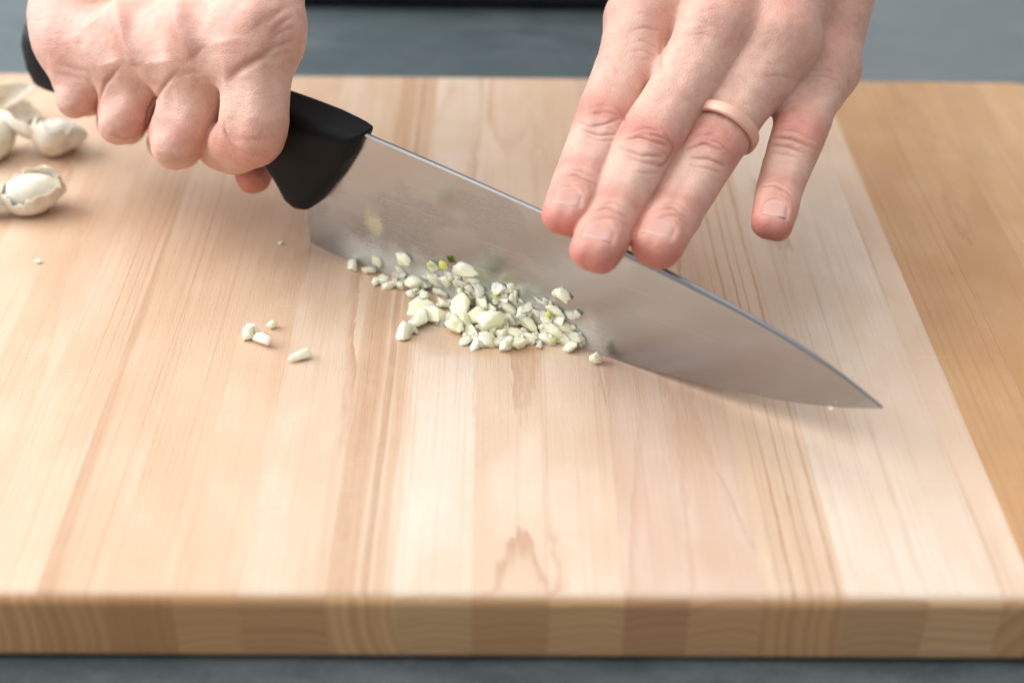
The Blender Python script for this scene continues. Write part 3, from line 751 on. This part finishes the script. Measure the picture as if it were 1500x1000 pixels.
# ------------------------------------------------------------------ knife
KZ = math.atan2(KD[1], KD[0])
knife = empty('chef_knife', HEEL, KZ)
tag(knife, "chef's knife with wide steel blade and black handle standing edge down on the board", 'knife')
def steel_mat():
    t = NT('brushed_steel'); p = t.mapping(t.obj(), (1000, 1000, 1000))
    br = t.noise(t.mapping(p, (0.10, 1, 2.6), rot=(0, math.radians(4), 0)), 1, 3, 0.6)
    br2 = t.noise(t.mapping(p, (0.03, 1, 0.9), rot=(0, math.radians(-7), 0)), 1, 3, 0.6)
    film = t.noise(t.mapping(p, (0.035, 0.1, 0.05), rot=(0, math.radians(25), 0)), 1, 4, 0.55)
    film = t.ramp(film, 0.47, 0.57)
    x = t.sep(p)[0]
    film = t.math('MULTIPLY', film, t.ramp(x, 150, 60, 0.35, 1.0))
    rough = t.math('ADD', t.ramp(br, 0.3, 0.7, 0.14, 0.20), t.math('MULTIPLY', film, 0.10))
    col = t.mix(film, (0.43, 0.445, 0.465), (0.385, 0.40, 0.42))
    col = t.mix(t.ramp(br2, 0.55, 0.8, 0, 0.4), col, (0.53, 0.535, 0.545))
    sc = t.noise(t.mapping(p, (0.012, 1, 3.2), rot=(0, math.radians(14), 0)), 1, 2, 0.5)
    sc = t.math('ADD', t.ramp(sc, 0.70, 0.76, 0, 0.6), t.ramp(t.noise(t.mapping(p, (0.02, 1, 4.0), rot=(0, math.radians(-31), 0)), 1, 2, 0.5), 0.73, 0.78, 0, 0.5))
    col = t.mix(sc, col, (0.72, 0.71, 0.70))
    rough = t.math('ADD', rough, t.math('MULTIPLY', sc, 0.15))
    q = t.vmath('MULTIPLY', t.vmath('SUBTRACT', p, (29.0, 0.0, 18.5)), (0.16, 0.0, 0.12))   # pale yellow smudge
    ln_ = t.n('ShaderNodeVectorMath', operation='LENGTH'); t.put(ln_.inputs[0], q)
    sm_ = t.math('ADD', ln_.outputs['Value'], t.math('MULTIPLY', t.noise(p, 0.25, 3), 0.9))
    sm_ = t.ramp(sm_, 1.35, 0.55, 0, 0.6)
    col = t.mix(sm_, col, (0.72, 0.70, 0.45)); metal = t.math('SUBTRACT', 1.0, t.math('MULTIPLY', sm_, 0.8))
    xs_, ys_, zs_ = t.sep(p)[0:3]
    juice_refl = t.math('ADD', zs_, t.math('MULTIPLY', t.noise(p, 0.14, 4, 0.6), 14.0))  # milky juice film, painted pale to lighten the dark garlic reflections
    juice_refl = t.math('MULTIPLY', t.ramp(juice_refl, 24.0, 11.0), t.math('MULTIPLY', t.ramp(xs_, 8.0, 24.0), t.ramp(xs_, 124.0, 108.0)))
    juice_refl = t.math('MULTIPLY', juice_refl, 0.62)
    col = t.mix(juice_refl, col, (0.74, 0.76, 0.70)); metal = t.math('MULTIPLY', metal, t.math('SUBTRACT', 1.0, juice_refl)); rough = t.math('ADD', rough, t.math('MULTIPLY', juice_refl, 0.16))
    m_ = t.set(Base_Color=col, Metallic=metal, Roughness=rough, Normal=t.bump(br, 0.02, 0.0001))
    return m_
STEEL = steel_mat()
def interp(x, pts):
    xs = [p[0] for p in pts]; ys = [p[1] for p in pts]; return float(np.interp(x, xs, ys))
edge_k = [(0, 1.4), (5, 0.3), (13, 0.05), (70, 0.0), (100, 0.1), (117, 0.5), (137, 1.9), (158, 4.4), (175, 7.6), (190, 11.6), (199, 14.8), (205.3, 17.7)]
spine_k = [(-12, 53.2), (27.6, 50.6), (57, 47.9), (95, 43.8), (117, 41.1), (137, 38.0), (159, 33.9), (172, 30.8), (181, 28.2), (192, 24.2), (200, 20.6), (205.3, 17.9)]
def smooth_interp(s, pts, w=6.0):
    return float(np.mean([interp(min(max(s + d_, pts[0][0]), pts[-1][0]), pts) for d_ in np.linspace(-w, w, 13)]))
ss = np.concatenate([[0, 0.5, 1.5], np.linspace(3, 195, 97), [197, 199, 201, 202.5, 203.7, 204.6, 205.2]])
V, F = [], []; nr = 15
for s in ss:
    w = min(6.0, 205.3 - s, s)
    zb, zt = smooth_interp(s, edge_k, w), smooth_interp(s, spine_k, w)
    if s < 3: zt = min(zt, 50)
    th = 2.1 * (1 - 0.55 * s / 205.3)
    row = []
    for k in range(nr):                       # near side, edge -> spine
        v = k / (nr - 1); z = zb + (zt - 0.25 - zb) * v
        hw = 0.06 + 0.5 * (th) * min(1, v * 1.0) if v > 0.03 else 0.04
        row.append((s, -hw, z))
    row.append((s, -th * 0.34, zt + 0.05)); row.append((s, -th * 0.12, zt + 0.16)); row.append((s, th * 0.12, zt + 0.16)); row.append((s, th * 0.34, zt + 0.05))
    for k in range(nr - 1, -1, -1):
        a = row[k]; row.append((a[0], -a[1], a[2]))
    V += row
n = 2 * nr + 4
for i in range(len(ss) - 1):
    for k in range(n):
        a, b = i * n + k, i * n + (k + 1) % n
        F.append((a, a + n, b + n, b))
F.append(tuple(range(n))); F.append(tuple(range((len(ss) - 1) * n + n - 1, (len(ss) - 1) * n - 1, -1)))
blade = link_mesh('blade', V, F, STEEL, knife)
t = NT('spine_steel'); p = t.mapping(t.obj(), (1000, 1000, 1000)); nz = t.noise(t.mapping(p, (0.3, 3, 3)), 1, 3)
blade.data.materials.append(t.set(Base_Color=(0.26, 0.26, 0.265), Metallic=1.0, Roughness=t.ramp(nz, 0.3, 0.7, 0.38, 0.5)))
for f_ in blade.data.polygons:
    if len(f_.vertices) == 4 and all(nr - 1 <= v % n <= nr + 4 for v in f_.vertices): f_.material_index = 1
em = blade.modifiers.new('crisp', 'EDGE_SPLIT'); em.split_angle = math.radians(45)

PROF = np.array([(27.6, 51.6), (20, 52.4), (0, 53.8), (-40, 56.0), (-80, 54.0), (-102, 53.5), (-116, 56.0), (-124, 54), (-127.5, 47), (-127, 36), (-122, 29), (-113, 29), (-98, 32),
                 (-75, 31), (-50, 30), (-30, 31.5), (-17, 32.5), (-11, 29.5), (-7.2, 24.5), (-3.8, 19.2), (0.5, 17.3), (4.8, 18.2), (8.0, 21.5), (16, 32), (23, 42.5)], float)
def poly2d(P, A):
    d = np.full(len(P), 1e9); s = np.ones(len(P)); B = np.roll(A, -1, 0)
    for a, b in zip(A, B):
        e = b - a; w = P - a; t = np.clip(w @ e / (e @ e), 0, 1); q = w - t[:, None] * e
        d = np.minimum(d, (q * q).sum(1))
        c1 = P[:, 1] >= a[1]; c2 = P[:, 1] < b[1]; c3 = e[0] * w[:, 1] > e[1] * w[:, 0]
        fl = (c1 & c2 & c3) | (~c1 & ~c2 & ~c3); s[fl] *= -1
    return s * np.sqrt(d)
def handle_sdf(P):
    d2 = poly2d(P[:, [0, 2]], PROF)
    w = np.interp(P[:, 0], [-128, -116, -80, -30, 0, 12, 22, 27, 30], [9.0, 10.5, 10.0, 10.5, 9.6, 9.0, 7.6, 6.2, 4.4])
    r = np.interp(P[:, 0], [-134, -20, 10, 30], [7.5, 7.5, 4.5, 3.2])
    a = d2 + r; b = np.abs(P[:, 1]) - w + r
    return np.sqrt(np.maximum(a, 0) ** 2 + np.maximum(b, 0) ** 2) + np.minimum(np.maximum(a, b), 0) - r
V, F = surface_nets(handle_sdf, np.array([-140., -14, 10]), np.array([34., 14, 64]), 0.7)
t = NT('black_grip'); p = t.mapping(t.obj(), (1000, 1000, 1000)); nz = t.noise(p, 2.2, 2, 0.6); nb = t.noise(p, 0.08, 3)
GRIP = t.set(Base_Color=(0.005, 0.006, 0.007), Roughness=t.ramp(nb, 0.3, 0.7, 0.5, 0.62), Specular_IOR_Level=0.2, Normal=t.bump(nz, 0.25, 0.0003))
handle = link_mesh('handle', V, F, GRIP, knife)
sm = handle.modifiers.new('smooth', 'SMOOTH'); sm.factor = 0.5; sm.iterations = 4

# ------------------------------------------------------------------ garlic
def garlic_mat(name, c1, c2, rough=0.22, sss=0.0032):
    t = NT(name); p = t.mapping(t.obj(), (1000, 1000, 1000)); oi = t.n('ShaderNodeObjectInfo').outputs['Random']
    n = t.noise(t.vmath('ADD', p, t.comb(t.math('MULTIPLY', oi, 50.0), 0.0, 0.0)), 0.35, 3)
    col = t.mix(t.ramp(n, 0.3, 0.7), c1, c2)
    m_ = t.set(Base_Color=col, Roughness=rough, Specular_IOR_Level=0.5, Subsurface_Weight=0.85, Subsurface_Scale=sss, Normal=t.bump(t.noise(p, 1.6, 3), 0.25, 0.0004))
    t.b.inputs['Subsurface Radius'].default_value = (1.0, 1.0, 0.93); return m_
G_MAT = [garlic_mat('garlic_flesh', (0.93, 0.89, 0.60), (0.95, 0.93, 0.74)), garlic_mat('garlic_flesh_cream', (0.90, 0.85, 0.52), (0.93, 0.90, 0.68)),
         garlic_mat('garlic_sprout', (0.45, 0.55, 0.05), (0.66, 0.70, 0.20))]
rng = random.Random(7)
def chunk_mesh(seed, mat):
    """knife-cut bit: a lumpy body sliced by a few random planes"""
    r = random.Random(seed); bm = bmesh.new()
    bmesh.ops.create_icosphere(bm, subdivisions=3, radius=0.62)
    k = r.uniform(0, 100)
    P = np.array([v.co[:] for v in bm.verts]); nz = vnoise(P * 2.6 + k, seed) + 0.3 * vnoise(P * 6.5 + k, seed + 1); P = P * (1 + 0.40 * nz)[:, None] * np.array([1, r.uniform(0.6, 1), r.uniform(0.55, 1)])
    for _ in range(r.randint(4, 6)):
        d = np.array([r.gauss(0, 1) for _ in range(3)]); d /= np.linalg.norm(d); h = r.uniform(0.16, 0.42)
        e = np.maximum(P @ d - h, 0); P = P - d[None] * (e * 0.97)[:, None]
    P += 0.05 * np.stack([vnoise(P * 6 + 3 * q, seed + q) for q in range(3)], 1)
    for v, p in zip(bm.verts, P): v.co = p
    bmesh.ops.remove_doubles(bm, verts=bm.verts[:], dist=0.02)
    me = bpy.data.meshes.new('garlic_piece'); bm.to_mesh(me); bm.free(); me.materials.append(mat)
    me.polygons.foreach_set('use_smooth', [True] * len(me.polygons))
    me.set_sharp_from_angle(angle=math.radians(55))
    return me
CH = [chunk_mesh(100 + i, G_MAT[0 if i % 3 else 1]) for i in range(22)]; CHG = [chunk_mesh(300 + i, G_MAT[2]) for i in range(2)]
def garlic(pos, size, label, group=None, green=False, rot=None):
    me = rng.choice(CHG if green else CH)
    o = bpy.data.objects.new('garlic_piece', me); COL.objects.link(o)
    o.location = Vector([float(c) * MM for c in pos])
    o.scale = tuple(s * MM for s in size)
    o.rotation_euler = rot or (rng.uniform(-.4, .4), rng.uniform(-.4, .4), rng.uniform(0, 6.28))
    return tag(o, label, 'garlic piece', group)
zp = [(130, 160, 80, 50), (205, 190, 45, 45), (375, 135, 62, 75), (245, 145, 40, 62), (270, 235, 60, 45), (300, 265, 70, 45), (370, 240, 90, 35), (365, 213, 50, 35), (365, 270, 40, 40), (440, 265, 80, 62),
      (515, 170, 62, 50), (520, 230, 80, 60), (580, 250, 60, 50), (670, 190, 150, 62), (660, 250, 70, 40), (715, 240, 60, 32), (740, 270, 70, 30), (665, 300, 42, 42), (470, 370, 95, 85), (520, 400, 90, 90),
      (450, 430, 80, 60), (375, 495, 70, 70), (425, 480, 55, 50), (570, 350, 60, 60), (650, 370, 90, 70), (640, 470, 65, 110), (600, 440, 55, 60), (735, 420, 75, 90), (770, 345, 80, 95), (850, 290, 85, 62),
      (910, 275, 42, 62), (870, 335, 60, 45), (900, 372, 65, 45), (935, 330, 32, 75), (840, 450, 90, 105), (720, 500, 90, 60), (745, 550, 75, 50), (800, 540, 62, 60), (850, 550, 50, 40), (900, 560, 70, 60),
      (930, 500, 90, 62), (960, 545, 60, 50), (1000, 450, 105, 80), (990, 380, 42, 65), (920, 435, 65, 55), (1045, 412, 38, 36), (1060, 345, 100, 26), (1165, 310, 68, 62), (1130, 385, 85, 60), (1210, 415, 55, 30),
      (1100, 440, 85, 70), (1140, 490, 95, 70), (1080, 530, 72, 55), (1130, 530, 60, 50), (1180, 525, 60, 60), (1232, 520, 62, 52), (1222, 570, 75, 52), (1190, 475, 60, 50), (880, 500, 65, 60), (1010, 520, 60, 55),
      (1050, 545, 45, 30), (690, 450, 60, 60), (780, 470, 60, 70), (800, 400, 55, 55), (690, 330, 55, 40), (560, 300, 60, 40), (490, 320, 55, 40), (600, 220, 50, 40), (1090, 490, 60, 50), (970, 410, 45, 50), (820, 500, 60, 50), (880, 455, 55, 50),
      (760, 300, 40, 50), (1150, 440, 60, 55), (560, 440, 50, 60), (690, 540, 50, 40), (1250, 545, 40, 45), (480, 260, 50, 40), (420, 300, 45, 25)]
green_at = [(585, 172, 42, 62), (518, 168, 26, 28), (845, 328, 24, 24), (785, 430, 28, 50), (1115, 425, 26, 36), (1138, 548, 40, 20)]
def place(zx, zy, w, hgt, green=False):
    px, py = 480 + 0.29333 * zx, 340 + 0.29333 * zy; sz = 0.082
    a, b = w * sz, hgt * sz; c = min(a, b) * rng.uniform(0.8, 1.05)
    g = at(px, py, c * 0.5); off = float((g - HEEL) @ KN)
    if off > -2.4:                               # leaning on or stuck to the steel
        pos = on_knife(px, py, -0.35 - c * 0.19); rot = (rng.uniform(-.3, .3), math.radians(rng.uniform(-20, 20)), KZ + rng.uniform(-.2, .2))
        size = (a, c * 0.62, b * 1.05)
        zone = 'by the knife heel' if zx < 420 else 'above the left half of the pile' if zx < 760 else 'above the middle of the pile' if zx < 1020 else 'at the right end of the pile'
        lab, grp = 'pale chopped garlic bit clinging to the steel blade ' + zone, 'garlic bits clinging to the blade ' + zone
        if green: lab, grp = 'green garlic sprout bit clinging to the steel blade', 'green sprout bits on the blade'
    else:
        lift = 0.0
        pos = at(px, py, c * 0.42 + lift); rot = None
        size = (a * 1.05, c * 1.25, max(c, b * 0.7))
        zone = 'left end' if zx < 600 else 'middle' if zx < 900 else 'right end'
        lab, grp = 'pale chopped garlic bit lying on the board at the ' + zone + ' of the pile', 'minced garlic bits on the board, ' + zone
        if green: lab, grp = 'green garlic sprout bit inside the minced pile', 'green sprout bits in the pile'
    if green: pos = pos - KN * 1.6 + np.array([0, 0, 1.2])
    garlic(pos, size, lab, grp, green, rot)
for q in zp: place(*q)
fill = random.Random(21)
for q in [z_ for z_ in zp if z_[1] > 200]:
    for _ in range(2): place(q[0] + fill.uniform(-42, 42), q[1] + fill.uniform(-24, 20), fill.uniform(22, 50), fill.uniform(20, 42))
for q in green_at: place(*q, True)
# stray bits with a place of their own
def stray(px, py, size, label, rz=0.0, green=False, z=None):
    garlic(at(px, py, size[2] * 0.45 if z is None else z), size, label, None, green, (0.1, -0.1, rz))
stray(871, 525, (3.9, 3.6, 4.2), 'single garlic cube beside the blade edge, right of the pile', 0.3)
stray(362, 490, (5.6, 4.4, 4.0), 'left half of the larger stray garlic lump left of the pile', 0.7)
stray(381, 497, (5.8, 4.4, 4.0), 'right half of the larger stray garlic lump left of the pile', -0.5)
stray(373, 481, (5.2, 4.0, 3.8), 'rear bit of the larger stray garlic lump left of the pile', 0.1)
stray(399, 476, (3.0, 2.5, 2.7), 'small garlic crumb with yellow core behind the stray lump', 0.5)
stray(438, 522, (6.2, 3.0, 3.0), 'flat pointed garlic flake lying alone in front of the stray lump', 0.55)
stray(410, 356, (1.6, 1.4, 1.2), 'tiny garlic crumb on the board left of the knife heel')
stray(55, 383, (1.8, 1.6, 1.4), 'tiny garlic crumb near the left edge in front of the cloves')
garlic(on_knife(1217, 597, -1.2), (1.6, 1.2, 1.3), 'tiny garlic crumb on the blade edge near the tip')

# ------------------------------------------------------------------ garlic cloves in their papery skin
def peel_mat():
    t = NT('garlic_skin'); p = t.mapping(t.obj(), (1000, 1000, 1000))
    n = t.noise(t.mapping(p, (0.5, 0.12, 0.12)), 1, 4); b = t.noise(p, 0.09, 3)
    col = t.mix(t.ramp(n, 0.3, 0.7), (0.84, 0.75, 0.60), (0.91, 0.87, 0.78))
    col = t.mix(t.ramp(b, 0.48, 0.72, 0, 0.75), col, (0.62, 0.43, 0.24))
    m_ = t.set(Base_Color=col, Roughness=0.62, Specular_IOR_Level=0.3, Normal=t.bump(n, 0.5, 0.0005))
    translucent(t, col, 0.15)
    return m_
PEEL = peel_mat(); CLOVE = garlic_mat('clove_flesh', (0.86, 0.79, 0.60), (0.91, 0.86, 0.72), 0.45, 0.001)
def shell(name, R, cut, torn, seed, parent, mat, tip=0.0, thick=0.4):
    """open papery shell: an ellipsoid skin torn off above a ragged rim, drawn out to a tip along +x"""
    V, F = [], []; nu, nv = 40, 16
    ph = np.linspace(0, 2 * math.pi, nu, endpoint=False)
    rim = cut + 0.75 * torn * vnoise(np.stack([np.cos(ph) * 2.2, np.sin(ph) * 2.2, ph * 0 + seed], 1), seed) + 0.5 * torn * vnoise(np.stack([np.cos(ph) * 6, np.sin(ph) * 6, ph * 0], 1), seed + 5)
    for j in range(nv):
        for i in range(nu):
            th = rim[i] * (j + 0.02) / (nv - 1)
            x = math.sin(th) * math.cos(ph[i]); y = math.sin(th) * math.sin(ph[i]); z = -math.cos(th)
            k = 1 + tip * max(0, x) ** 3; w = 1 - 0.45 * min(1, tip) * max(0, x) ** 2
            V.append((R[0] * x * k, R[1] * y * w, R[2] * z * (1 - 0.3 * min(1, tip) * max(0, x) ** 2)))
    V = np.array(V); nz = vnoise(V * 0.35, seed + 9); V = V * (1 + 0.035 * nz)[:, None]
    for j in range(nv - 1):
        for i in range(nu): F.append((j * nu + i, j * nu + (i + 1) % nu, (j + 1) * nu + (i + 1) % nu, (j + 1) * nu + i))
    o = link_mesh(name, V, F, mat, parent)
    s_ = o.modifiers.new('paper', 'SOLIDIFY'); s_.thickness = thick * MM; s_.offset = 0
    return o
def clove(name, px, py, z, rot, label, parts):
    e = empty(name, at(px, py, z)); e.rotation_euler = rot
    tag(e, label, 'garlic clove', 'garlic cloves at the left edge')
    for (nm, R, cut, torn, seed, mat, tip, loc, rr) in parts:
        o = shell(nm, R, cut, torn, seed, e, mat, tip); o.location = Vector(loc) * MM; o.rotation_euler = rr
    return e
clove('garlic_clove', 46, 280, 7.8, (0, 0, 0.3), 'nearest garlic clove in a torn papery skin, bowl side down', [
    ('clove_flesh', (9.8, 7.0, 6.0), 3.05, 0.02, 3, CLOVE, 0.2, (0.3, 0.6, -0.6), (0, 0, 0)),
    ('skin', (11.0, 8.8, 8.0), 1.95, 0.5, 4, PEEL, 0.05, (0, 0, 0.4), (0.35, -0.35, 0)),
    ('skin_flap', (4.5, 7.5, 13.0), 1.35, 0.45, 9, PEEL, 0.0, (-8.5, 1.0, 2.5), (0.1, 0.9, 0.2))])
clove('garlic_clove', 68, 198, 7.6, (0, 0, -0.5), 'garlic clove with pointed white skin flap behind the nearest clove, beside the fist', [
    ('clove_flesh', (8.5, 6.5, 6.2), 3.05, 0.02, 13, CLOVE, 0.3, (3.0, 2.5, -0.6), (0, 0, 0.6)),
    ('skin', (9.5, 8.0, 8.6), 1.9, 0.45, 17, PEEL, 0.35, (2.5, 1.5, 0.6), (0.3, 0.5, 1.9)),
    ('skin_flap', (13.0, 7.0, 6.0), 1.3, 0.35, 19, PEEL, 0.5, (-5.5, -2.0, 5.0), (0.7, -0.35, 3.3))])
clove('garlic_clove', -14, 205, 7.6, (0, 0, 1.2), 'peeled greenish white garlic clove cut by the left picture edge', [
    ('clove_flesh', (11.0, 7.6, 7.6), 3.1, 0.01, 23, CLOVE, 0.3, (0, 0, 0), (0, 0, 0))])
clove('garlic_clove', 4, 158, 6.6, (0, 0, 0.2), 'loose white papery garlic skin farthest back at the left edge', [
    ('skin', (12.0, 7.0, 7.0), 1.5, 0.5, 27, PEEL, 0.6, (0, 0, 0.2), (0.4, 0.2, 0)),
    ('skin_flap', (9.0, 5.0, 5.0), 1.4, 0.4, 31, PEEL, 0.6, (1, 0, 5), (0.7, -0.3, 0.1))])

# ------------------------------------------------------------------ the cook's dark apron at the far counter edge
def apron():
    V, F = [], []; nx = 60
    path = chaikin([(800, 520), (750, 300), (706, 120), (694, 20), (693, -14), (698, -21.1), (725, -21.4), (751, -21.4), (758, -26), (762, -60), (766, -260)], 3)
    nz_ = len(path)
    for (y, z) in path:
        for i in range(nx):
            u = -1 + 2 * i / (nx - 1); x = u * 150 - 12
            k = min(1, max(0, (z + 10) / 60)); lo_ = 1 if z < -24 else k
            V.append((x, y + lo_ * (70 * u * u + 6 * math.sin(u * 9 + z * 0.006)) if z > -24 else y + 8 * u * u + 3 * (1 + math.sin(u * 9)), z))
    for j in range(nz_ - 1):
        for i in range(nx - 1): F.append((j * nx + i, j * nx + i + 1, (j + 1) * nx + i + 1, (j + 1) * nx + i))
    t = NT('dark_cotton'); p = t.mapping(t.obj(), (1000, 1000, 1000)); wv = t.noise(p, 1.5, 2)
    mt = t.set(Base_Color=t.mix(wv, (0.02, 0.027, 0.034), (0.03, 0.038, 0.047)), Roughness=0.9, Specular_IOR_Level=0.2, Normal=t.bump(wv, 0.3, 0.0005))
    o = link_mesh('apron', V, F, mt)
    s_ = o.modifiers.new('cloth', 'SOLIDIFY'); s_.thickness = 0.0012; s_.offset = 0
    tag(o, "dark apron of the cook at the far edge of the counter", 'apron')
apron()
